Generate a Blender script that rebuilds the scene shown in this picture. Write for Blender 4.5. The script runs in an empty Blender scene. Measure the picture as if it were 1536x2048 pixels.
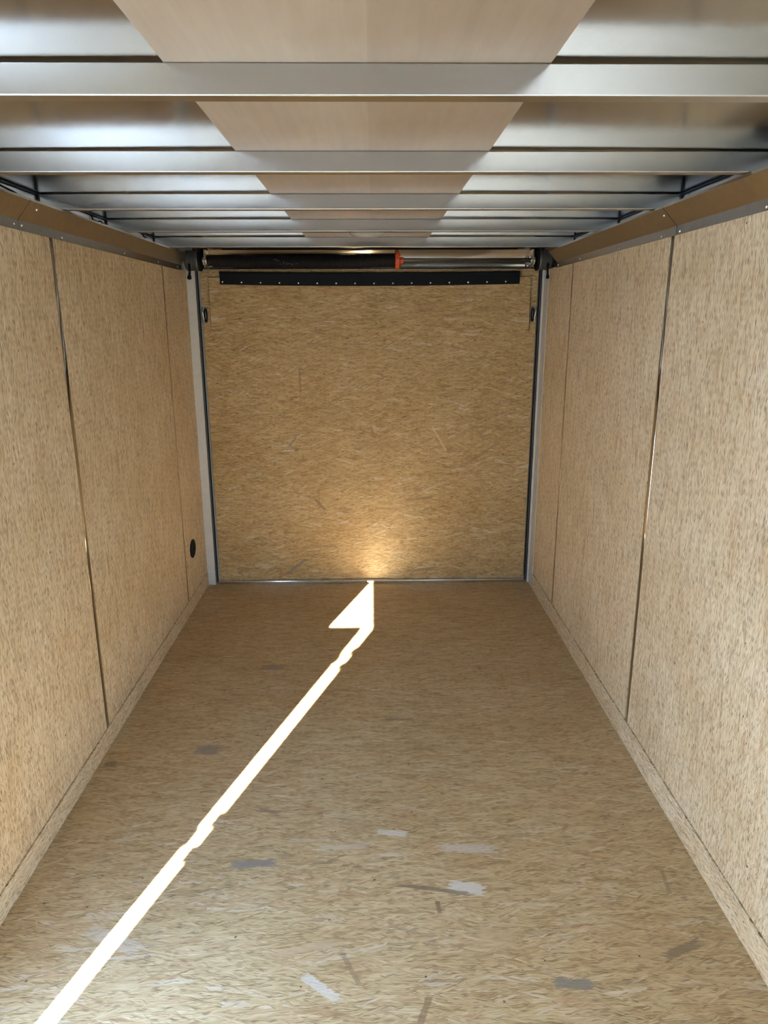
import bpy, bmesh, math, random
from mathutils import Vector, Matrix
random.seed(7)
C = bpy.context.scene
COL = C.collection
PI = math.pi

# ---------------------------------------------------------------- camera
H = 1.6
F_PX = 1426.73
PITCH, YAW, ROLL = math.radians(15.204), math.radians(0.908), math.radians(-0.174)
cam_d = bpy.data.cameras.new('camera')
cam = bpy.data.objects.new('camera', cam_d)
COL.objects.link(cam)
cy, sy, cp, sp = math.cos(YAW), math.sin(YAW), math.cos(PITCH), math.sin(PITCH)
fw = Vector((sy * cp, cy * cp, -sp))
rt = Vector((cy, -sy, 0))
up = rt.cross(fw)
c_, s_ = math.cos(ROLL), math.sin(ROLL)
rt, up = c_ * rt + s_ * up, -s_ * rt + c_ * up
m = Matrix.Identity(4)
for i in range(3):
    m[i][0], m[i][1], m[i][2] = rt[i], up[i], -fw[i]
m[0][3], m[1][3], m[2][3] = 0, 0, H
cam.matrix_world = m
cam_d.sensor_fit = 'VERTICAL'
cam_d.sensor_height = 36.0
cam_d.lens = F_PX / 2048 * 36.0
cam_d.clip_start = 0.02
C.camera = cam

# ---------------------------------------------------------------- sun, sky, exposure
SUN_V = Vector((1.064 / 1.8, 3.148 / 1.8, -1.0)).normalized()   # the way its rays travel
sun_d = bpy.data.lights.new('sun', 'SUN')
sun_d.energy = 51.0
sun_d.color = (1.0, 0.93, 0.78)
sun_d.angle = math.radians(0.5)
sun = bpy.data.objects.new('sun', sun_d)
COL.objects.link(sun)
sun.rotation_euler = SUN_V.to_track_quat('-Z', 'Y').to_euler()
sun.location = (-6, -18, 11)

w = bpy.data.worlds.new('sky')
C.world = w
w.use_nodes = True
wn = w.node_tree.nodes
wn.clear()
wo = wn.new('ShaderNodeOutputWorld')
bg = wn.new('ShaderNodeBackground')
tcw = wn.new('ShaderNodeTexCoord')
sepw = wn.new('ShaderNodeSeparateXYZ')
sky = wn.new('ShaderNodeValToRGB')       # clear sky: pale at the horizon, bluer overhead
el = sky.color_ramp.elements
el[0].position, el[0].color = 0.0, (0.74, 0.87, 1.0, 1)
el[1].position, el[1].color = 0.9, (0.30, 0.55, 1.0, 1)
e_ = el.new(0.3)
e_.color = (0.50, 0.73, 1.0, 1)
bg.inputs['Strength'].default_value = 10.0
w.node_tree.links.new(tcw.outputs['Generated'], sepw.inputs[0])
w.node_tree.links.new(sepw.outputs[2], sky.inputs[0])
w.node_tree.links.new(sky.outputs[0], bg.inputs[0])
w.node_tree.links.new(bg.outputs[0], wo.inputs[0])

C.view_settings.view_transform = 'Standard'
C.view_settings.look = 'None'
C.view_settings.exposure = 2.16
C.view_settings.gamma = 1.0
C.view_settings.use_curve_mapping = False
try:
    C.cycles.max_bounces = 9
    C.cycles.diffuse_bounces = 7
    C.cycles.glossy_bounces = 5
    C.cycles.sample_clamp_indirect = 12
    C.cycles.use_denoising = True
    C.cycles.adaptive_threshold = 0.08
    C.cycles.use_guiding = True
    C.cycles.blur_glossy = 0.6
except Exception:
    pass

# the left doorway and the assumed right one the daylight comes through (a sampling portal, gives off nothing)
for px_, py_, dx_ in ((-1.085, 0.7875, 1), (1.025, -1.275, -1)):
    pd = bpy.data.lights.new('doorway_portal', 'AREA')
    pd.shape = 'RECTANGLE'
    pd.size, pd.size_y = 0.84, 1.8
    po = bpy.data.objects.new('doorway_portal', pd)
    COL.objects.link(po)
    po.location = (px_, py_, 0.9)
    po.rotation_euler = Vector((dx_, 0, 0)).to_track_quat('-Z', 'Y').to_euler()
    pd.cycles.is_portal = True

# ---------------------------------------------------------------- helpers
def bx(bm, x0, x1, y0, y1, z0, z1, bev=0.0, seg=2):
    v = [bm.verts.new((x, y, z)) for x in (x0, x1) for y in (y0, y1) for z in (z0, z1)]
    fs = [bm.faces.new([v[i] for i in q]) for q in
          ((0, 1, 3, 2), (4, 6, 7, 5), (0, 4, 5, 1), (2, 3, 7, 6), (0, 2, 6, 4), (1, 5, 7, 3))]
    if bev > 0:
        es = list({e for f in fs for e in f.edges})
        bmesh.ops.bevel(bm, geom=es, offset=bev, segments=seg, affect='EDGES', profile=0.5)
    return v

def box(x0, x1, y0, y1, z0, z1, bev=0.0, seg=2):
    bm = bmesh.new()
    bx(bm, x0, x1, y0, y1, z0, z1, bev, seg)
    return bm

def tube(bm, pts, r, n=8, caps=True):
    pts = [Vector(p) for p in pts]
    rings = []
    ref = None
    for i, p in enumerate(pts):
        t = (pts[min(i + 1, len(pts) - 1)] - pts[max(i - 1, 0)]).normalized()
        if ref is None:
            ref = t.orthogonal().normalized()
        ref = (ref - t * ref.dot(t)).normalized()
        b = t.cross(ref)
        rr = r[i] if isinstance(r, (list, tuple)) else r
        rings.append([bm.verts.new(p + rr * (math.cos(2 * PI * k / n) * ref + math.sin(2 * PI * k / n) * b)) for k in range(n)])
    for a, b in zip(rings, rings[1:]):
        for k in range(n):
            bm.faces.new((a[k], a[(k + 1) % n], b[(k + 1) % n], b[k]))
    if caps:
        bm.faces.new(list(reversed(rings[0])))
        bm.faces.new(rings[-1])

def lathe_x(bm, prof, cx, cyy, cz, n=40):
    """prof: (x offset, radius) pairs turned about an axis along x"""
    rings = []
    for x, r in prof:
        rings.append([bm.verts.new((cx + x, cyy + r * math.cos(2 * PI * k / n), cz + r * math.sin(2 * PI * k / n))) for k in range(n)])
    for a, b in zip(rings, rings[1:]):
        for k in range(n):
            bm.faces.new((a[k], a[(k + 1) % n], b[(k + 1) % n], b[k]))
    bm.faces.new(list(reversed(rings[0])))
    bm.faces.new(rings[-1])

def prism_y(bm, prof, y0, y1):
    """closed outline of (x, z) pairs drawn out along y"""
    a = [bm.verts.new((x, y0, z)) for x, z in prof]
    b = [bm.verts.new((x, y1, z)) for x, z in prof]
    n = len(prof)
    for k in range(n):
        bm.faces.new((a[k], a[(k + 1) % n], b[(k + 1) % n], b[k]))
    bm.faces.new(list(reversed(a)))
    bm.faces.new(b)

def dome(bm, c, normal, r, h, n=10, rings=3):
    nrm = Vector(normal).normalized()
    a = nrm.orthogonal().normalized()
    b = nrm.cross(a)
    c = Vector(c)
    prev = [bm.verts.new(c + r * (math.cos(2 * PI * k / n) * a + math.sin(2 * PI * k / n) * b)) for k in range(n)]
    bm.faces.new(list(reversed(prev)))
    for j in range(1, rings + 1):
        t = j / (rings + 0.5) * PI / 2
        cur = [bm.verts.new(c + nrm * h * math.sin(t) + r * math.cos(t) * (math.cos(2 * PI * k / n) * a + math.sin(2 * PI * k / n) * b)) for k in range(n)]
        for k in range(n):
            bm.faces.new((prev[k], prev[(k + 1) % n], cur[(k + 1) % n], cur[k]))
        prev = cur
    bm.faces.new(prev)

def obj(name, bm, mat, parent=None, smooth=False):
    bmesh.ops.recalc_face_normals(bm, faces=bm.faces[:])
    me = bpy.data.meshes.new(name)
    bm.to_mesh(me)
    bm.free()
    if smooth:
        me.polygons.foreach_set('use_smooth', [True] * len(me.polygons))
    o = bpy.data.objects.new(name, me)
    COL.objects.link(o)
    if mat:
        me.materials.append(mat)
    if parent:
        o.parent = parent
        o.matrix_parent_inverse = Matrix.Translation(-parent.location)
    return o

def thing(name, label, cat, loc=(0, 0, 0), group=None):
    o = bpy.data.objects.new(name, None)
    o.empty_display_size = 0.05
    COL.objects.link(o)
    o.location = loc
    tag(o, label, cat, group)
    return o

def tag(o, label, cat, group=None):
    o['label'] = label
    o['category'] = cat
    if o.get('kind') is None:
        o['kind'] = 'thing'
    if group:
        o['group'] = group
    return o

def struct(name, bm, mat, label, cat, smooth=False):
    o = obj(name, bm, mat, None, smooth)
    o['kind'] = 'structure'
    return tag(o, label, cat)

# ---------------------------------------------------------------- node helpers
class NT:
    def __init__(self, name):
        self.mat = bpy.data.materials.new(name)
        self.mat.use_nodes = True
        self.t = self.mat.node_tree
        self.n = self.t.nodes
        self.n.clear()
        self.out = self.n.new('ShaderNodeOutputMaterial')
        self.bsdf = self.n.new('ShaderNodeBsdfPrincipled')
        self.t.links.new(self.bsdf.outputs[0], self.out.inputs[0])

    def put(self, sock, v):
        if v is None:
            return
        if isinstance(v, bpy.types.NodeSocket):
            self.t.links.new(v, sock)
        else:
            sock.default_value = v

    def math(self, op, a, b=None, c=None, clamp=False):
        n = self.n.new('ShaderNodeMath')
        n.operation = op
        n.use_clamp = clamp
        for i, v in enumerate((a, b, c)):
            self.put(n.inputs[i], v)
        return n.outputs[0]

    def vmath(self, op, a, b=None, out=0):
        n = self.n.new('ShaderNodeVectorMath')
        n.operation = op
        self.put(n.inputs[0], a)
        if b is not None:
            self.put(n.inputs[1], b)
        return n.outputs[out]

    def comb(self, x, y, z=0.0):
        n = self.n.new('ShaderNodeCombineXYZ')
        for i, v in enumerate((x, y, z)):
            self.put(n.inputs[i], v)
        return n.outputs[0]

    def sep(self, v):
        n = self.n.new('ShaderNodeSeparateXYZ')
        self.put(n.inputs[0], v)
        return n.outputs

    def rot(self, v, ang):
        n = self.n.new('ShaderNodeVectorRotate')
        n.rotation_type = 'Z_AXIS'
        self.put(n.inputs['Vector'], v)
        n.inputs['Angle'].default_value = ang
        return n.outputs[0]

    def noise(self, v, scale=1.0, detail=2.0, rough=0.5, dim='2D', color=False):
        n = self.n.new('ShaderNodeTexNoise')
        n.noise_dimensions = dim
        self.put(n.inputs['Vector'], v)
        n.inputs['Scale'].default_value = scale
        n.inputs['Detail'].default_value = detail
        n.inputs['Roughness'].default_value = rough
        return n.outputs['Color'] if color else n.outputs[0]

    def voro(self, v, feature='F1', metric='EUCLIDEAN', rnd=1.0):
        n = self.n.new('ShaderNodeTexVoronoi')
        n.voronoi_dimensions = '2D'
        n.feature = feature
        if feature != 'DISTANCE_TO_EDGE':
            n.distance = metric
        self.put(n.inputs['Vector'], v)
        n.inputs['Scale'].default_value = 1.0
        n.inputs['Randomness'].default_value = rnd
        return n.outputs

    def mix(self, f, a, b, blend='MIX'):
        n = self.n.new('ShaderNodeMix')
        n.data_type = 'RGBA'
        n.blend_type = blend
        n.clamp_factor = True
        self.put(n.inputs[0], f)
        self.put(n.inputs[6], a)
        self.put(n.inputs[7], b)
        return n.outputs[2]

    def ramp(self, f, stops, interp='LINEAR'):
        n = self.n.new('ShaderNodeValToRGB')
        n.color_ramp.interpolation = interp
        e = n.color_ramp.elements
        while len(e) < len(stops):
            e.new(0.5)
        for el, (p, col) in zip(e, stops):
            el.position = p
            el.color = col if len(col) == 4 else (*col, 1)
        self.put(n.inputs[0], f)
        return n.outputs[0]

    def step(self, v, lo, hi):
        n = self.n.new('ShaderNodeMapRange')
        n.clamp = True
        self.put(n.inputs[0], v)
        n.inputs[1].default_value = lo
        n.inputs[2].default_value = hi
        return n.outputs[0]

def simple(name, col, rough=0.5, metal=0.0, spec=0.5, wear=0.0, scale=40.0):
    k = NT(name)
    tc = k.n.new('ShaderNodeTexCoord').outputs['Object']
    nz = k.noise(tc, scale, 3, 0.6, '3D')
    f = k.step(nz, 0.3, 0.7)
    a = tuple(c * (1 - wear) for c in col)
    b = tuple(min(1, c * (1 + wear)) for c in col)
    k.put(k.bsdf.inputs['Base Color'], k.mix(f, (*a, 1), (*b, 1)))
    k.bsdf.inputs['Roughness'].default_value = rough
    k.bsdf.inputs['Metallic'].default_value = metal
    k.bsdf.inputs['Specular IOR Level'].default_value = spec
    return k.mat

def osb(name, ua, va, stops, patches=(), rand=True, dash=0.90, shift=(0, 0), fl=1.0, turned=1.0, rough=.62, spec=.3, ds=1.0, ff=380, tc_=1.0):
    """pressed flake board: flakes run along object axis ua, stack across va"""
    k = NT(name)
    tc = k.n.new('ShaderNodeTexCoord').outputs['Object']
    s = k.sep(tc)
    base = k.comb(s[ua], s[va])
    uv = base
    if rand:
        r = k.n.new('ShaderNodeObjectInfo').outputs['Random']
        uv = k.vmath('ADD', uv, k.comb(k.math('MULTIPLY', r, 37.3), k.math('MULTIPLY', r, 91.7)))
    uv = k.vmath('ADD', uv, (shift[0], shift[1], 0))
    wob = k.noise(uv, 9.0, 3, 0.6, color=True)
    uv = k.vmath('ADD', uv, k.vmath('MULTIPLY', k.vmath('SUBTRACT', wob, (0.5, 0.5, 0.5)), (0.015, 0.018, 0)))
    layers = [(0, .10, .014, 0.0), (4, .11, .013, .45), (-5, .10, .010, .52), (15, .085, .007, .80 * turned),
              (-23, .065, .006, .90 * turned)]
    col = None
    for i, (a, du, dv, th) in enumerate(layers):
        p = k.rot(uv, math.radians(a))
        p = k.vmath('ADD', p, (3.17 * i + .3, 1.73 * i + .7, 0))
        q = k.vmath('MULTIPLY', p, (1 / (du * fl), 1 / (dv * fl), 1))
        vo = k.voro(q, 'F1', 'CHEBYCHEV' if i % 2 else 'EUCLIDEAN')
        fib = k.noise(k.vmath('MULTIPLY', p, (16, ff, 1)), 1.0, 1, 0.7)
        cc = k.sep(vo['Color'])
        rim = k.step(vo['Distance'], 0.35, 0.75)
        tone = k.math('MULTIPLY_ADD', k.math('SUBTRACT', fib, .5), 1.6, k.math('MULTIPLY_ADD', cc[0], .34 * tc_, .57 - .17 * tc_))
        tone = k.math('SUBTRACT', tone, k.math('MULTIPLY', rim, .10))
        lay = k.comb(tone, cc[1], cc[2])
        if col is None:
            col = lay
        else:
            vis = k.math('GREATER_THAN', k.math('FRACT', k.math('ADD', k.math('MULTIPLY', cc[0], 7.31), cc[2])), th)
            col = k.mix(vis, col, lay)
    cs = k.sep(col)
    c = k.ramp(k.math('MULTIPLY_ADD', cs[0], 1.0, -0.08), stops)
    # redder and greyer flakes
    c = k.mix(k.math('MULTIPLY', k.math('GREATER_THAN', cs[1], .84), .35), c, (0.42, 0.235, 0.13, 1))
    c = k.mix(k.math('MULTIPLY', k.math('GREATER_THAN', cs[2], .965), .40), c, (0.66, 0.60, 0.52, 1))
    c = k.mix(k.math('MULTIPLY', k.math('LESS_THAN', cs[2], .012), .40), c, (0.20, 0.16, 0.115, 1))
    big = k.noise(uv, 3.0, 2, 0.5)
    c = k.mix(k.step(big, .30, .75), c, k.mix(1.0, c, (0.91, 0.87, 0.80, 1), 'MULTIPLY'))
    # dark slivers and gaps between flakes
    for a, du, dv, th, st in ((3, .030, .0042, dash, .8), (-14, .042, .0045, dash + .02, .75), (27, .036, .0036, dash + .05, .7)):
        p = k.vmath('MULTIPLY', k.vmath('ADD', k.rot(uv, math.radians(a)), (11.3 + a, 5.1, 0)), (1 / du / ds, 1 / dv / ds, 1))
        vo = k.voro(p, 'F1', 'EUCLIDEAN')
        cc = k.sep(vo['Color'])
        f = k.math('MULTIPLY', k.math('GREATER_THAN', cc[0], th), k.math('SUBTRACT', 1.0, k.step(vo['Distance'], .28, .46)))
        f = k.math('MULTIPLY', f, k.math('MULTIPLY', k.math('MULTIPLY_ADD', cc[1], .7, .3), st))
        c = k.mix(f, c, (0.15, 0.085, 0.045, 1))
    # pin knots
    vo = k.voro(k.vmath('MULTIPLY', uv, (16, 16, 1)))
    cc = k.sep(vo['Color'])
    f = k.math('MULTIPLY', k.math('GREATER_THAN', cc[0], .93), k.math('LESS_THAN', vo['Distance'], k.math('MULTIPLY_ADD', cc[1], .035, .025)))
    c = k.mix(k.math('MULTIPLY', f, .85), c, (0.045, 0.028, 0.016, 1))
    # single larger flakes that catch the eye
    if patches:
        jag = k.math('MULTIPLY', k.math('SUBTRACT', k.noise(k.vmath('MULTIPLY', base, (30, 160, 1)), 1.0, 3, .6), .5), 1.3)
        for (u, v, hu, hv, a, pc, st) in patches:
            p = k.rot(k.vmath('SUBTRACT', base, (u, v, 0)), -math.radians(a))
            ps = k.sep(k.vmath('ABSOLUTE', k.vmath('MULTIPLY', p, (1 / hu, 1 / hv, 1))))
            d = k.math('ADD', k.math('MAXIMUM', ps[0], ps[1]), jag)
            f = k.math('MULTIPLY', k.math('SUBTRACT', 1.0, k.step(d, .95, 1.08)), st)
            c = k.mix(k.math('MULTIPLY', f, .88), c, (*pc, 1))
    k.put(k.bsdf.inputs['Base Color'], c)
    k.bsdf.inputs['Roughness'].default_value = rough
    k.bsdf.inputs['Specular IOR Level'].default_value = spec
    bp = k.n.new('ShaderNodeBump')
    bp.inputs['Strength'].default_value = 0.25
    bp.inputs['Distance'].default_value = 0.002
    k.put(bp.inputs['Height'], cs[0])
    k.put(k.bsdf.inputs['Normal'], bp.outputs[0])
    return k.mat

def metal(name, col, rough, aniso=0.0, axis='X', grain=None, bump=0.02, tone=0.05):
    k = NT(name)
    tc = k.n.new('ShaderNodeTexCoord').outputs['Object']
    g = grain or (1.2, 260, 260)
    nz = k.noise(k.vmath('MULTIPLY', tc, g), 1.0, 3, .6, '3D')
    sm = k.noise(tc, 5.0, 2, .5, '3D')
    f = k.math('ADD', k.math('MULTIPLY', nz, .6), k.math('MULTIPLY', sm, .4))
    lo = tuple(c * (1 - tone) for c in col)
    hi = tuple(min(1, c * (1 + tone)) for c in col)
    k.put(k.bsdf.inputs['Base Color'], k.mix(k.step(f, .3, .7), (*lo, 1), (*hi, 1)))
    k.bsdf.inputs['Metallic'].default_value = 1.0
    k.put(k.bsdf.inputs['Roughness'], k.math('MULTIPLY_ADD', f, .04, rough - .02))
    if aniso:
        k.bsdf.inputs['Anisotropic'].default_value = aniso
        tn = k.n.new('ShaderNodeTangent')
        tn.direction_type = 'RADIAL'
        tn.axis = axis
        k.put(k.bsdf.inputs['Tangent'], tn.outputs[0])
        k.bsdf.inputs['Anisotropic Rotation'].default_value = ANISO_ROT
    if bump:
        bp = k.n.new('ShaderNodeBump')
        bp.inputs['Strength'].default_value = bump
        bp.inputs['Distance'].default_value = 0.001
        k.put(bp.inputs['Height'], nz)
        k.put(k.bsdf.inputs['Normal'], bp.outputs[0])
    return k.mat

ANISO_ROT = 0.25
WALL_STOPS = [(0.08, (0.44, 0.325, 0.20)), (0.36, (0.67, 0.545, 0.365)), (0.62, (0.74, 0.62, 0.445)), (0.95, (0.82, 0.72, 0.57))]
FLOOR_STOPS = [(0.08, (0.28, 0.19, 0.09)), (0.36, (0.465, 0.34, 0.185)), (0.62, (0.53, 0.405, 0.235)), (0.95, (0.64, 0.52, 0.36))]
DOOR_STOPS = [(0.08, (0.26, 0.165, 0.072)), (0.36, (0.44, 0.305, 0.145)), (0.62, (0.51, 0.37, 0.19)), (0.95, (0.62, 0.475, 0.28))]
GREY, PALE, DARK, BROWN = (0.20, 0.185, 0.17), (0.60, 0.56, 0.51), (0.17, 0.125, 0.08), (0.22, 0.13, 0.07)
floor_marks = [
    (-.643, 2.417, .042, .030, 0, GREY, .75), (-.375, 1.82, .062, .016, 3, GREY, .9), (.055, 1.945, .045, .012, -8, PALE, .85),
    (.29, 1.872, .085, .018, -3, PALE, .55), (.265, 1.712, .048, .022, -10, PALE, .95), (.17, 1.708, .10, .007, -11, DARK, .85),
    (.176, 1.642, .006, .022, 4, BROWN, .9), (.805, 1.492, .058, .012, 22, DARK, .8), (.494, 1.397, .045, .014, -6, GREY, .9),
    (.116, 1.335, .040, .008, 68, BROWN, .8), (-.483, 3.085, .052, .022, 2, GREY, .7), (-.985, 2.335, .02, .016, 0, DARK, .8),
    (-.14, 1.40, .055, .012, -38, PALE, .7), (-.067, 1.454, .055, .006, -64, DARK, .55), (.852, 1.73, .006, .045, -8, DARK, .55),
    (-.18, 1.515, .09, .011, 12, (0.46, 0.33, 0.2), .8), (-.1, 1.885, .07, .01, 2, PALE, .4), (-.70, 1.55, .08, .02, -24, PALE, .35),
    (.33, 1.53, .05, .03, -8, (0.48, 0.35, 0.2), .6), (-.36, 2.06, .035, .008, -14, DARK, .7), (.10, 2.62, .055, .009, -4, DARK, .6)]
door_marks = [
    (-.478, .888, .036, .006, 50, GREY, .8), (-.455, .84, .012, .006, 20, DARK, .8), (-.324, .505, .045, .007, -48, DARK, .7),
    (.272, .534, .075, .009, 6, BROWN, .6), (.30, .078, .10, .008, 8, DARK, .5), (-.475, .108, .065, .008, 38, GREY, .9),
    (-.33, .53, .006, .05, 0, BROWN, .4), (.64, .80, .11, .006, 35, BROWN, .45), (-.42, 1.25, .006, .065, 2, DARK, .5),
    (.0, .95, .006, .05, 15, BROWN, .35), (.40, .90, .09, .006, -60, (0.66, 0.5, 0.3), .6), (-.20, 1.06, .09, .04, 0, (0.36, 0.27, 0.15), .3)]
M = {}
M['wall_osb'] = osb('wall_flake_board', 2, 1, WALL_STOPS, dash=.80, fl=.75, turned=1.08, ds=.68, ff=560, tc_=.8)
M['base_osb'] = osb('baseboard_flake_board', 1, 2, WALL_STOPS, dash=.82, fl=.75, ds=.7, ff=560, tc_=.8)
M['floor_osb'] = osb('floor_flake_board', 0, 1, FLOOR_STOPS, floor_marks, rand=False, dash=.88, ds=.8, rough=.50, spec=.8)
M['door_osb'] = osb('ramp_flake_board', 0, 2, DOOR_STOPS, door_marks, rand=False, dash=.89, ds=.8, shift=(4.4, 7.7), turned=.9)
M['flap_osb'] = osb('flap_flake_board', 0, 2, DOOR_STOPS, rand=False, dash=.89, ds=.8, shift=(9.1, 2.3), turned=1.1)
M['beam'] = metal('brushed_beam_aluminium', (0.55, 0.56, 0.57), .24, .94, 'X', grain=(1.0, 90, 90), bump=0, tone=.03)
M['roof'] = metal('bare_roof_sheet', (0.46, 0.445, 0.415), .16, 0, grain=(3, 3, 3), bump=0.0)
M['rail'] = metal('mill_rail_aluminium', (0.48, 0.485, 0.48), .34, 0, grain=(260, 1.2, 260))
M['post'] = simple('dull_oxidised_post', (0.56, 0.56, 0.55), .55, 0.15, wear=.05)
M['strip'] = metal('joint_strip_metal', (0.60, 0.57, 0.53), .10, 0, grain=(200, 200, 2), bump=0.0)
M['header'] = metal('bright_header_sheet', (0.58, 0.565, 0.54), .10, 0, grain=(1.2, 200, 200), bump=0.01)
M['cove'] = simple('bronze_cove_metal', (0.35, 0.31, 0.26), .33, 1.0, wear=.05)
M['screw'] = simple('zinc_screw', (0.85, 0.85, 0.84), .22, 1.0)
M['black'] = simple('black_rubber', (0.006, 0.007, 0.010), .65, spec=.12, wear=.2)
M['hinge'] = simple('black_hinge_strip', (0.006, 0.007, 0.010), .6, spec=.15, wear=.1)
M['caulk'] = simple('dark_sealant', (0.012, 0.016, 0.026), .5, wear=.2)
M['sealgrey'] = simple('grey_seal_bead', (0.10, 0.10, 0.105), .5)
M['shaft'] = simple('galvanised_shaft', (0.20, 0.195, 0.165), .42, 1.0, wear=.12, scale=90)
M['cast'] = simple('cast_bracket_metal', (0.34, 0.34, 0.31), .40, 1.0, wear=.15, scale=80)
M['cable'] = simple('wound_steel_cable', (0.13, 0.13, 0.125), .5, .6, wear=.2, scale=200)
M['spring'] = simple('black_oiled_spring', (0.009, 0.009, 0.010), .40, 0.0, .25, wear=.2)
M['chalk'] = simple('faded_white_paint', (0.11, 0.11, 0.11), .6)
M['orange'] = simple('orange_paint', (0.62, 0.085, 0.015), .45, wear=.12)
M['lens'] = simple('frosted_lens', (0.36, 0.35, 0.33), .25, wear=.05)
M['white'] = simple('white_paint', (0.80, 0.80, 0.79), .35)
M['ground'] = simple('grey_gravel', (0.125, 0.125, 0.12), .9, wear=.25, scale=14)
M['blockskin'] = simple('sky_blocker_skin', (0.55, 0.55, 0.55), .5)
M['skin'] = simple('white_outer_skin', (0.75, 0.75, 0.74), .4)

# thin veneered panel, slightly darker right of the middle
k = NT('lauan_veneer')
tc = k.n.new('ShaderNodeTexCoord').outputs['Object']
fb = k.noise(k.vmath('MULTIPLY', tc, (60, 4, 1)), 1.0, 4, .6)
bl = k.noise(k.vmath('MULTIPLY', tc, (5, 3, 1)), 1.0, 3, .55)
f = k.math('ADD', k.math('MULTIPLY', fb, .4), k.math('MULTIPLY', bl, .6))
cv = k.ramp(f, [(.3, (0.29, 0.22, 0.158)), (.5, (0.325, 0.252, 0.185)), (.7, (0.355, 0.285, 0.215))])
sx = k.sep(tc)[0]
cv = k.mix(k.math('GREATER_THAN', sx, -0.004), cv, k.mix(1.0, cv, (0.90, 0.87, 0.84, 1), 'MULTIPLY'))
kn = k.voro(k.vmath('MULTIPLY', tc, (5, 3, 1)))
kc = k.sep(kn['Color'])
cv = k.mix(k.math('MULTIPLY', k.math('MULTIPLY', k.math('GREATER_THAN', kc[0], .75), k.math('SUBTRACT', 1, k.step(kn['Distance'], .02, .10))), .35), cv, (0.35, 0.2, 0.1, 1))
k.put(k.bsdf.inputs['Base Color'], cv)
k.bsdf.inputs['Roughness'].default_value = .5
M['lauan'] = k.mat

# ---------------------------------------------------------------- room dimensions
XL, XR, D = -1.029, 0.971, 4.221
YF = -1.80
XO = -1.08                      # outer face of the left wall
ZT = 1.858                      # top of the wall boards
ZR = 1.986                      # top of the beams
DJ0, DJ1, DH = 0.360, 1.197, 1.80   # side doorway: front jamb, rear jamb, head

struct('floor', box(XO, XR + .05, YF, D + .02, -.03, 0.0), M['floor_osb'], 'flake board floor crossed by a bright diagonal sun stripe', 'floor')
struct('ground', box(-30, 30, -30, 30, -.50, -.45), M['ground'], 'grey gravel ground outside the trailer', 'ground')
# added unseen box that cuts the sky light through the left doorway
bm = bmesh.new()
bx(bm, -5.0, -3.0, -1.5, 6.5, .10, 4.1, .03)
blocker = struct('sky_blocker', bm, M['blockskin'], 'added grey box out of view, cuts sky light at the side doorway', 'light blocker')

# roof sheet: sags a little to meet the rails at both sides
bm = bmesh.new()
rows = []
nx = 24
for i in range(nx + 1):
    x = -1.085 + (XR + .05 + 1.085) * i / nx
    t = (x - (XL + XR) / 2) / 1.03
    z = ZR + .0048 - .0030 * t * t
    rows.append([bm.verts.new((x, y, zz)) for zz in (z, z + .004) for y in (YF - .02, D + .05)])
for a, b in zip(rows, rows[1:]):
    bm.faces.new((a[0], b[0], b[1], a[1]))
    bm.faces.new((a[2], a[3], b[3], b[2]))
    bm.faces.new((a[0], a[2], b[2], b[0]))
    bm.faces.new((a[1], b[1], b[3], a[3]))
bm.faces.new((rows[0][0], rows[0][1], rows[0][3], rows[0][2]))
bm.faces.new((rows[-1][0], rows[-1][2], rows[-1][3], rows[-1][1]))
struct('ceiling', bm, M['roof'], 'bare polished metal roof sheet above the beams', 'ceiling', smooth=False)

# left wall: outer skin with the side doorway, boards and joint strips as its parts
bm = bmesh.new()
bx(bm, XO, XO + .010, YF, DJ0, -.03, ZR + .004)
bx(bm, XO, XO + .010, DJ1, D + .04, -.03, ZR + .004)
bx(bm, XO, XO + .010, DJ0, DJ1, DH, ZR + .004)
wl = struct('wall_left', bm, M['skin'], 'flake board wall on the left with a round black cap near the ramp', 'wall')
EJ0, EJ1 = -1.70, -0.85         # right side doorway, assumed and unseen, added for daylight on the left wall
bm = bmesh.new()
bx(bm, XR + .041, XR + .051, YF, EJ0, -.03, ZR + .004)
bx(bm, XR + .041, XR + .051, EJ1, D + .04, -.03, ZR + .004)
bx(bm, XR + .041, XR + .051, EJ0, EJ1, DH, ZR + .004)
wr = struct('wall_right', bm, M['skin'], 'flake board wall on the right, brightly lit by daylight', 'wall')
PT = .016
SL1, SL2, SR1, SR2 = 2.461, 3.721, 2.433, 3.610
GAP = .0138
KL, KR = .080, .096
def wall_board(x0, x1, y0, y1, z0, z1, par):
    return obj('wall_panel', box(x0, x1, y0, y1, z0, z1, .0012, 1), M['wall_osb'], par)
wall_board(XL - PT, XL, YF, DJ0 - .02, KL, ZT, wl)
wall_board(XL - PT, XL, DJ0 - .02, DJ1 + .02, DH + .02, ZT, wl)
wall_board(XL - PT, XL, DJ1 + .02, SL1 - GAP, KL, ZT, wl)
wall_board(XL - PT, XL, SL1 + GAP, SL2 - GAP * .7, KL, ZT, wl)
wall_board(XL - PT, XL, SL2 + GAP * .7, D - .035, KL, ZT, wl)
wall_board(XR, XR + PT, YF, EJ0 - .02, KR, ZT, wr)
wall_board(XR, XR + PT, EJ0 - .02, EJ1 + .02, DH + .02, ZT, wr)
wall_board(XR, XR + PT, EJ1 + .02, 1.21, KR, ZT, wr)
wall_board(XR, XR + PT, 1.224, SR1 - GAP, KR, ZT, wr)
wall_board(XR, XR + PT, SR1 + GAP, SR2 - GAP * .7, KR, ZT, wr)
wall_board(XR, XR + PT, SR2 + GAP * .7, D - .035, KR, ZT, wr)
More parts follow.
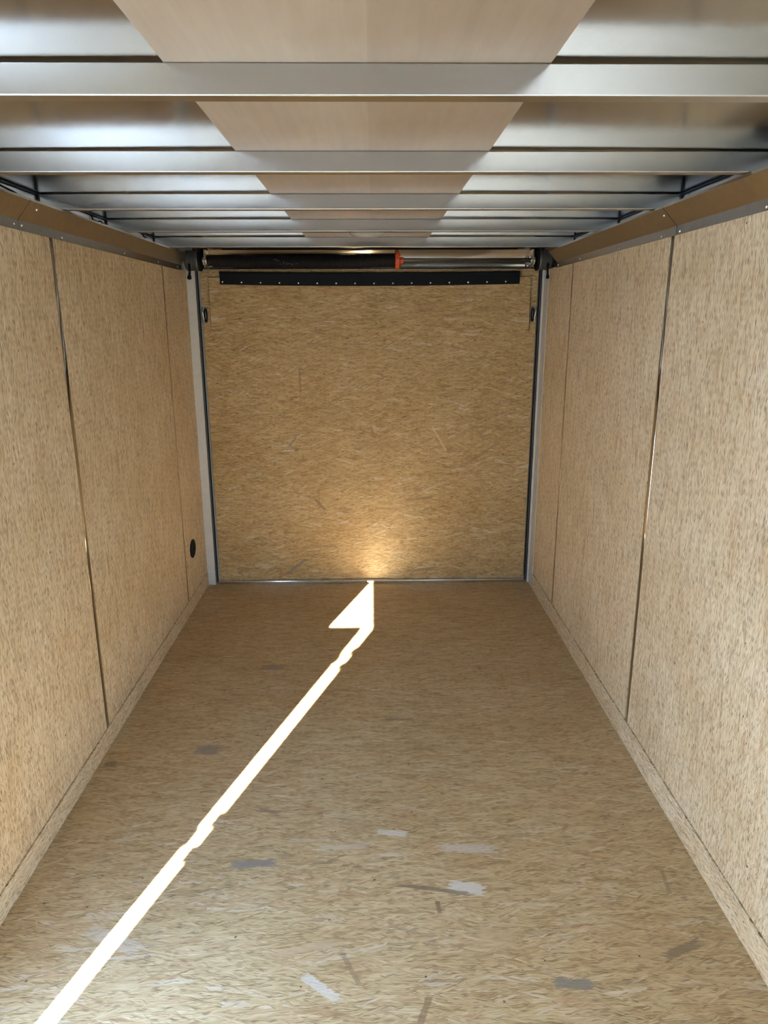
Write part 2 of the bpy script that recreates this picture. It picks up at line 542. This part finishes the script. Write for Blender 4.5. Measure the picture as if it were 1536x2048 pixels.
def strip(xw, sgn, y, wd, par, z0):
    """rounded metal moulding that covers the joint of two boards"""
    bm = bmesh.new()
    prof = []
    n = 10
    for i in range(n + 1):
        a = PI * i / n
        prof.append((y - wd * math.cos(a), xw + sgn * (.0001 + .0011 * math.sin(a) ** 2)))
    a_ = [bm.verts.new((xx, yy, z0)) for yy, xx in prof] + [bm.verts.new((xw - sgn * .006, prof[-1][0], z0)), bm.verts.new((xw - sgn * .006, prof[0][0], z0))]
    b_ = [bm.verts.new((v.co.x, v.co.y, ZT)) for v in a_]
    for i in range(len(a_)):
        j = (i + 1) % len(a_)
        bm.faces.new((a_[i], a_[j], b_[j], b_[i]))
    bm.faces.new(list(reversed(a_)))
    bm.faces.new(b_)
    return obj('joint_strip', bm, M['strip'], par, smooth=True)
strip(XL, 1, SL1, .0132, wl, KL)
strip(XL, 1, SL2, .0085, wl, KL)
strip(XR, -1, SR1, .0132, wr, KR)
strip(XR, -1, SR2, .0085, wr, KR)
# front wall behind the photographer
struct('wall_front', box(XO, XR + .051, YF - .03, YF, -.03, ZR + .004), M['wall_osb'], 'flake board front wall behind the photographer', 'wall')
# kick boards
struct('baseboard_left', box(XL - PT, XL + .004, DJ1 + .02, D - .03, 0.0, KL - .003, .0015, 1), M['base_osb'], 'low flake board kick strip along the left wall', 'baseboard')
struct('baseboard_right', box(XR - .004, XR + PT, EJ1 + .02, 4.083, 0.0, KR - .003, .0015, 1), M['base_osb'], 'low flake board kick strip along the right wall', 'baseboard')

# side doorway frame
bm = bmesh.new()
bx(bm, XO, XL, DJ0 - .02, DJ0, 0, DH + .02)
bx(bm, XO, XL, DJ1, DJ1 + .02, 0, DH + .02)
bx(bm, XO, XL, DJ0, DJ1, DH, DH + .02)
struct('trim_1', bm, M['post'], 'metal frame of the left side doorway', 'door frame')
bm = bmesh.new()
bx(bm, XR, XR + .051, EJ0 - .02, EJ0, 0, DH + .02)
bx(bm, XR, XR + .051, EJ1, EJ1 + .02, 0, DH + .02)
bx(bm, XR, XR + .051, EJ0, EJ1, DH, DH + .02)
struct('trim_8', bm, M['post'], 'metal frame of the assumed right side doorway, out of view', 'door frame')

# roof rails along both side walls with dark sealant in the corners
def roof_rail(name, x0, x1, inner, sgn, lab):
    r = struct(name, box(x0, x1, YF, D - .01, ZT + .004, ZR + .0015), M['rail'], lab, 'rail')
    bm = bmesh.new()
    bx(bm, min(inner, inner + sgn * .007), max(inner, inner + sgn * .007), YF, D - .01, ZR - .006, ZR + .0016, .002, 1)
    obj('sealant_bead', bm, M['caulk'], r)
    return r
rl = roof_rail('trim_2', XO + .010, XO + .014, XO + .014, 1, 'bare metal roof rail above the left wall cove')
rr = roof_rail('trim_3', XR + .037, XR + .041, XR + .037, -1, 'bare metal roof rail above the right wall cove')
RLX, RRX = XO + .014, XR + .037

# rear frame
struct('trim_4', box(XL - .02, -.9825, D - .035, D + .01, 0, 1.90, .002), M['post'], 'grey metal rear post left of the ramp door', 'post')
bm = bmesh.new()
bx(bm, .9605, XR + .02, D - .035, D + .01, 0, 1.90, .002)
bx(bm, XR - .0025, XR + .004, 4.085, D - .036, .0, 1.853, .001, 1)
struct('trim_5', bm, M['post'], 'grey metal rear post right of the ramp door', 'post')
bm = bmesh.new()                # header: flat face that rolls over towards the roof
arc = [(D - .012 - .085 * (1 - math.cos(a)), ZR - .087 + .085 * math.sin(a)) for a in [PI / 2 * i / 18 for i in range(19)]]
prof = [(D + .01, 1.868), (D - .012, 1.868)] + arc + [(D + .01, ZR - .002)]
va = [bm.verts.new((-.9825, y, z)) for y, z in prof]
vb = [bm.verts.new((.9605, y, z)) for y, z in prof]
for i in range(len(prof)):
    j = (i + 1) % len(prof)
    bm.faces.new((va[i], va[j], vb[j], vb[i]))
bm.faces.new(va)
bm.faces.new(list(reversed(vb)))
hd = struct('trim_6', bm, M['header'], 'shiny metal header above the ramp door', 'header')
obj('header_seal', box(-.975, .953, D - .020, D - .0125, 1.868, 1.8775, .002, 1), M['black'], hd)
obj('header_bead', box(-.975, .953, D - .024, D - .0205, 1.8705, 1.8735, .001, 1), M['shaft'], hd)
struct('trim_7', box(-.962, .942, D - .030, D - .004, 0, .020, .004, 2), M['header'], 'bright metal threshold at the foot of the ramp door', 'threshold')

# ---------------------------------------------------------------- ramp door
d1 = struct('door_1', box(-.962, .942, D, D + .03, .021, 1.866), M['door_osb'], 'flake board ramp door closing the far end', 'ramp door')
obj('leak_cover', box(XO, XR + .051, D + .031, D + .045, -.05, ZR + .01), M['skin'], d1)  # oversized sheet added behind the door to stop light leaking in
fl = obj('flap', box(-.912, .898, D - .020, D - .001, 1.521, 1.822, .0015, 1), M['flap_osb'], d1)
# black hinge strip, bowed a little in the middle
bm = bmesh.new()
sec = []
nseg = 30
for i in range(nseg + 1):
    x = -.846 + 1.679 * i / nseg
    t = (x + .006) / .84
    bow = .0095 * (1 - t * t)
    sec.append([bm.verts.new((x, yy, zz)) for yy, zz in ((D - .0205, 1.853 - bow * .6), (D - .027, 1.850 - bow * .6), (D - .027, 1.787 - bow), (D - .0205, 1.784 - bow))])
for a, b in zip(sec, sec[1:]):
    for q in range(4):
        bm.faces.new((a[q], a[(q + 1) % 4], b[(q + 1) % 4], b[q]))
bm.faces.new(sec[0])
bm.faces.new(list(reversed(sec[-1])))
hs = obj('flap_hinge', bm, M['hinge'], d1)
bm = bmesh.new()
tube(bm, [(-.846 + 1.679 * i / 30, D - .029, 1.846 - .0095 * .6 * (1 - ((-.840 + 1.679 * i / 30) / .84) ** 2)) for i in range(31)], .004, 8)
obj('hinge_knuckle', bm, M['hinge'], hs, True)
for i in range(16):
    px = 458 + (1002 - 458) * i / 15
    x = (px - 744.8) / 324.0 * .945 - .0 + .0045
    t = (x + .006) / .84
    bm = bmesh.new()
    dome(bm, (x, D - .0272, 1.7985 - .0095 * (1 - t * t)), (0, -1, 0), .0058, .0035, 10, 3)
    obj('screw', bm, M['screw'], hs, True)
for xs, nm in ((-.985, 1), (.945, -1)):
    bm = bmesh.new()
    bx(bm, xs + .0015, xs + .0155, D - .016, D - .002, .012, 1.868, .003, 2)
    sl = obj('door_seal', bm, M['black'], d1)
    obj('seal_bead', box(xs + .006, xs + .0105, D - .0185, D - .0165, .014, 1.866, .0009, 1), M['sealgrey'], sl)
def latch(xc, sgn):
    bm = bmesh.new()
    zc = 1.622
    bx(bm, xc - .016, xc + .016, D - .006, D - .0005, zc - .045, zc + .040, .002, 1)
    o = obj('latch_plate', bm, M['cast'], d1)
    bm = bmesh.new()
    pts = [(xc + sgn * .008 + .0065 * math.cos(a) * sgn, D - .013, zc - .004 + .036 * math.sin(a)) for a in [2 * PI * i / 20 for i in range(21)]]
    tube(bm, pts, .0042, 8)
    obj('latch_loop', bm, M['hinge'], o, True)
    bm = bmesh.new()
    tube(bm, [(xc - sgn * .008, D - .010, zc + .034), (xc - sgn * .009, D - .014, zc + .010), (xc - sgn * .002, D - .014, zc - .03)], .005, 8)
    obj('latch_hook', bm, M['screw'], o, True)
latch(-.948, 1)
latch(.926, -1)

# ---------------------------------------------------------------- side door, swung out against the sun
TW = Vector((0, 0, 0))
d2 = struct('door_2', box(XO - .045 - .80, XO - .045, DJ0 + .002, DJ0 + .042, -.02, DH), M['white'], 'white side door swung open outside the left wall', 'door')
for zc in (.20, .90, 1.602):
    bm = bmesh.new()
    bx(bm, XO - .100, XO - .046, DJ0 - .003, DJ0 + .0015, zc - .065, zc + .065, .001, 1)
    hl = obj('hinge_leaf', bm, M['cast'], d2)
    for j, (za, zb) in enumerate(((-.065, -.026), (-.024, .022), (.024, .065))):
        bm = bmesh.new()
        xo = (-.0045, -.0405, -.0045)[j]
        tube(bm, [(XO + xo, DJ0 + .008, zc + za), (XO + xo, DJ0 + .008, zc + zb)], .0075, 12)
        obj('hinge_knuckle', bm, M['cast'], hl, True)

# ---------------------------------------------------------------- cove trims along the wall tops
def cove(side, y0, y1, lab, screws):
    """flange on the wall, sloping face, small return; screws on the flange"""
    s = 1 if side == 'L' else -1
    xw = XL if side == 'L' else XR
    w_ = .046 if side == 'L' else .053
    o1 = [(0.0006, 1.8515), (.0025, 1.8515), (.0025, 1.8795), (w_, 1.931), (w_ - .001, 1.938), (w_ - .003, 1.938), (w_ - .003, 1.9325), (.0006, 1.8815)]
    t = thing('cove_trim', lab, 'trim', (xw, (y0 + y1) / 2, 1.85), 'brown cove trims along the wall tops')
    bm = bmesh.new()
    prism_y(bm, [(xw + s * a, b) for a, b in o1], y0, y1)
    obj('cove_strip', bm, M['cove'], t)
    for (y, z) in screws:
        bm = bmesh.new()
        if z < 1.885:
            dome(bm, (xw + s * .0024, y, z), (s, 0, 0), .0055, .004, 10, 3)
        else:
            f_ = (z - 1.8795) / (1.931 - 1.8795)
            nn = Vector((s * .0515, 0, -(w_ - .0025))).normalized()
            dome(bm, Vector((xw + s * (.0025 + f_ * (w_ - .0025)), y, z)) - nn * .0002, nn, .0055, .004, 10, 3)
        obj('screw', bm, M['screw'], t, True)
cove('L', 1.25, 2.241, 'near length of brown metal cove trim on the left wall', [(1.45, 1.865), (1.85, 1.865), (2.215, 1.866)])
cove('L', 2.244, D - .150, 'long brown metal cove trim on the left wall reaching the ramp', [(2.26, 1.866), (2.541, 1.862), (3.163, 1.865), (3.645, 1.864), (4.003, 1.866), (2.305, 1.915)])
cove('R', YF + .01, 2.400, 'near length of brown metal cove trim on the right wall', [(.9, 1.86), (1.4, 1.86), (1.866, 1.860), (2.375, 1.861)])
cove('R', 2.404, 3.915, 'far brown metal cove trim on the right wall reaching the ramp', [(2.43, 1.913), (2.519, 1.860), (2.943, 1.862), (3.485, 1.864), (3.885, 1.864)])

# ---------------------------------------------------------------- lauan strip and beams
tag(obj('ceiling_panel', box(-.322, .285, YF + .01, D - .099, ZR + .0002, ZR + .0030), M['lauan']),
    'thin pinkish plywood strip along the ceiling above the beams', 'panel')
beam_y = [(1.261, 'widest silver roof beam, nearest at the top of the photo'),
          (1.872, 'second silver roof beam from the top of the photo'),
          (2.480, 'middle silver roof beam, third of the five from the top'),
          (3.088, 'fourth silver roof beam, just in front of the dome light'),
          (3.740, 'farthest silver roof beam, right in front of the black spring')]
ZB = 1.939
beam_mesh = None
for i, (y, lab) in enumerate(beam_y):
    if beam_mesh is None:
        bm = bmesh.new()
        bx(bm, RLX + .0005, RRX - .0005, -.0, .034, ZB - ZR, 0, .0022, 3)
        o = obj('roof_beam', bm, M['beam'])
        beam_mesh = o
        o.location = (0, y, ZR)
        seals = []
        for xx, d_ in ((RLX, 1), (RRX, -1)):
            bm = bmesh.new()
            tube(bm, [(xx + d_ * .004, -.0035, -.046), (xx + d_ * .0045, -.004, -.02), (xx + d_ * .004, -.003, -.001)], [.0022, .0026, .0036], 8)
            sb = obj('sealant_bead', bm, M['caulk'], None, True)
            sb.parent = o
            seals.append(sb)
    else:
        o = beam_mesh.copy()
        COL.objects.link(o)
        o.location = (0, y, ZR)
        for sb in seals:
            c = sb.copy()
            COL.objects.link(c)
            c.parent = o
    tag(o, lab, 'beam', 'roof beams across the ceiling')

# ---------------------------------------------------------------- dome light
t = thing('dome_light', 'oval frosted dome light under the plywood strip', 'light', (-.018, 3.42, ZR))
def oval(zs, n=36):
    bm = bmesh.new()
    prev = None
    for (a, b, z) in zs:
        cur = [bm.verts.new((-.018 + a * math.copysign(abs(math.cos(q)) ** .7, math.cos(q)), 3.42 + b * math.copysign(abs(math.sin(q)) ** .7, math.sin(q)), z)) for q in [2 * PI * i / n for i in range(n)]]
        if prev:
            for i in range(n):
                bm.faces.new((prev[i], prev[(i + 1) % n], cur[(i + 1) % n], cur[i]))
        else:
            bm.faces.new(cur)
        prev = cur
    bm.faces.new(prev)
    return bm
obj('base', oval([(.083, .045, ZR - .0001), (.083, .045, ZR - .008), (.081, .043, ZR - .011)]), M['sealgrey'], t, False)
obj('lens', oval([(.079, .041, ZR - .0112), (.079, .041, ZR - .020), (.070, .036, ZR - .029), (.045, .024, ZR - .036), (.015, .008, ZR - .038)]), M['lens'], t, True)

# ---------------------------------------------------------------- counterbalance: shaft, spring, drums
SY = 4.135
SZ = 1.906
K = (SY / D)
t = thing('torsion_spring_assembly', 'long black torsion spring and shaft across the top of the ramp', 'spring', (0, SY, SZ))
bm = bmesh.new()
tube(bm, [(-1.005, SY, SZ), (.985, SY, SZ)], .0115, 16)
obj('shaft', bm, M['shaft'], t, True)
XS0, XS1 = -.895, .128
bm = bmesh.new()
turns = 150
npt = turns * 14
pts, rad = [], []
for i in range(npt + 1):
    f = i / npt
    sag = -.0105 * math.sin(PI * min(1, f * 1.02)) + .001
    R_ = .0265 + .0065 * min(1, f * 7) - .0015 * max(0, f - .9) * 10
    a = 2 * PI * turns * f
    pts.append((XS0 + (XS1 - XS0) * f, SY + R_ * math.cos(a), SZ + sag + R_ * math.sin(a)))
tube(bm, pts, .0036, 5)
sp_ = obj('coil_spring', bm, M['spring'], t, True)
bm = bmesh.new()      # black tube put in for the shaded inside of the coil
tube(bm, [(XS0 + (XS1 - XS0) * i / 20, SY, SZ - .0105 * math.sin(PI * min(1, i / 20 * 1.02)) + .001) for i in range(21)], [.0245 + .0065 * min(1, i / 20 * 7) for i in range(21)], 24)
obj('coil_shade_fill', bm, M['hinge'], sp_, True)
# worn paint dabs on the coil
bm = bmesh.new()
for (xx, zz, wd, ht) in ((-.52, .012, .02, .004), (-.505, .006, .012, .003), (-.475, -.006, .003, .014), (-.46, -.010, .003, .012), (-.445, -.009, .012, .003), (-.43, -.013, .010, .003), (-.405, -.010, .012, .003), (-.495, -.012, .010, .003)):
    R_ = .0373
    z0 = zz
    y0 = -math.sqrt(max(1e-6, R_ * R_ - z0 * z0))
    bx(bm, xx - wd / 2, xx + wd / 2, SY + y0 - .0006, SY + y0 + .001, SZ - .0095 + zz - ht / 2, SZ - .0095 + zz + ht / 2)
obj('worn_marking', bm, M['chalk'], sp_)
# winding cone
bm = bmesh.new()
lathe_x(bm, [(-.004, .036), (-.002, .0465), (.018, .0465), (.020, .042), (.020, .018), (.042, .016), (.043, .0125)], .134, SY, SZ, 32)
wc = obj('winding_cone', bm, M['orange'], t)
for a in (.5, 2.1, 3.7, 5.2):
    bm = bmesh.new()
    dome(bm, (.1545, SY + .031 * math.cos(a), SZ + .031 * math.sin(a)), (1, 0, 0), .006, .006, 8, 2)
    obj('set_screw', bm, M['orange'], wc)
# brackets
for x in (-.905, .885):
    bm = bmesh.new()
    bx(bm, x - .004, x + .004, SY - .030, D - .013, SZ - .038, SZ + .055, .002, 1)
    bx(bm, x - .018, x + .018, D - .019, D - .013, SZ - .036, SZ + .024, .001, 1)
    b = obj('bearing_bracket', bm, M['cast'], t)
    bm = bmesh.new()
    lathe_x(bm, [(-.014, .019), (-.012, .024), (.012, .024), (.014, .019)], x, SY, SZ, 24)
    obj('bearing', bm, M['screw'], b, False)
    for z in (SZ - .028, SZ + .016):
        bm = bmesh.new()
        dome(bm, (x - .011, D - .0192, z), (0, -1, 0), .006, .005, 6, 2)
        obj('bolt', bm, M['screw'], b)
# cable drums
for s, x0 in ((-1, -.9745), (1, .952)):
    bm = bmesh.new()
    prof = [(-.034 * s, .014), (-.034 * s, .052), (-.027 * s, .0545)]
    n = 11
    for i in range(n):
        xx = -.026 + .056 * i / n
        for q in range(6):
            a = PI * q / 5
            prof.append((s * (xx + .0025 - .0025 * math.cos(a)), .0490 + .0040 * math.sin(a)))
    prof += [(s * .032, .053), (s * .036, .047), (s * .037, .014)]
    if s < 0:
        prof = [(-p, r) for p, r in [(-a, b) for a, b in prof]]
    lathe_x(bm, prof, x0, SY, SZ, 40)
    dr = obj('cable_drum', bm, M['cable'], t, False)
    bm = bmesh.new()
    lathe_x(bm, [(-.006, .050), (-.005, .056), (.005, .056), (.006, .050)], x0 - s * .040, SY, SZ, 40)
    obj('drum_flange', bm, M['hinge'], dr)
    bm = bmesh.new()
    xh = x0 + s * .012
    tube(bm, [(xh - s * .004, SY - .052, SZ - .020), (xh - s * .003, SY - .045, SZ - .048), (xh, SY - .043, SZ - .075), (xh + s * .002, SY - .043, SZ - .086), (xh + s * .003, SY - .043, SZ - .095), (xh + s * .003, SY - .043, SZ - .101)], [.005, .006, .006, .011, .012, .006], 10)
    obj('cable_end', bm, M['hinge'], dr, True)

# ---------------------------------------------------------------- small things on the walls
bm = bmesh.new()
n = 40
def ringx(x, r):
    return [bm.verts.new((x, 3.882 + r * 1.12 * math.cos(2 * PI * i / n), .338 + r * math.sin(2 * PI * i / n))) for i in range(n)]
rs = [ringx(XL + .0003, .053), ringx(XL + .003, .053), ringx(XL + .005, .049), ringx(XL + .0035, .040), ringx(XL + .0035, .002)]
for a, b in zip(rs, rs[1:]):
    for i in range(n):
        bm.faces.new((a[i], a[(i + 1) % n], b[(i + 1) % n], b[i]))
bm.faces.new(rs[0])
bm.faces.new(rs[-1])
tag(obj('port_cap', bm, M['black'], None, True), 'round black cap low on the left wall near the ramp', 'cap')

def wire(pts, lab, r=.003):
    bm = bmesh.new()
    tube(bm, pts, r, 6)
    tag(obj('wire_stub', bm, M['hinge'], None, True), lab, 'wire', 'black wire stubs on the left rail')
wire([(RLX + .001, 2.925, 1.984), (RLX + .006, 2.93, 1.974), (RLX + .005, 2.935, 1.966), (RLX + .012, 2.96, 1.962), (RLX + .018, 2.985, 1.966), (RLX + .022, 3.0, 1.955), (RLX + .018, 2.96, 1.955), (RLX + .012, 2.93, 1.962)],
     'looped black wire stub on left rail between middle and fourth beams')
wire([(RLX + .001, 3.54, 1.983), (RLX + .008, 3.55, 1.976), (RLX + .008, 3.565, 1.970), (RLX + .012, 3.585, 1.968), (RLX + .016, 3.55, 1.965), (RLX + .010, 3.54, 1.972)],
     'small black wire stub on left rail beside the farthest beam')
wire([(RLX + .001, 2.20, 1.976), (RLX + .010, 2.235, 1.968), (RLX + .018, 2.275, 1.962), (RLX + .022, 2.29, 1.958)],
     'short black wire tip on left rail at the photo edge')
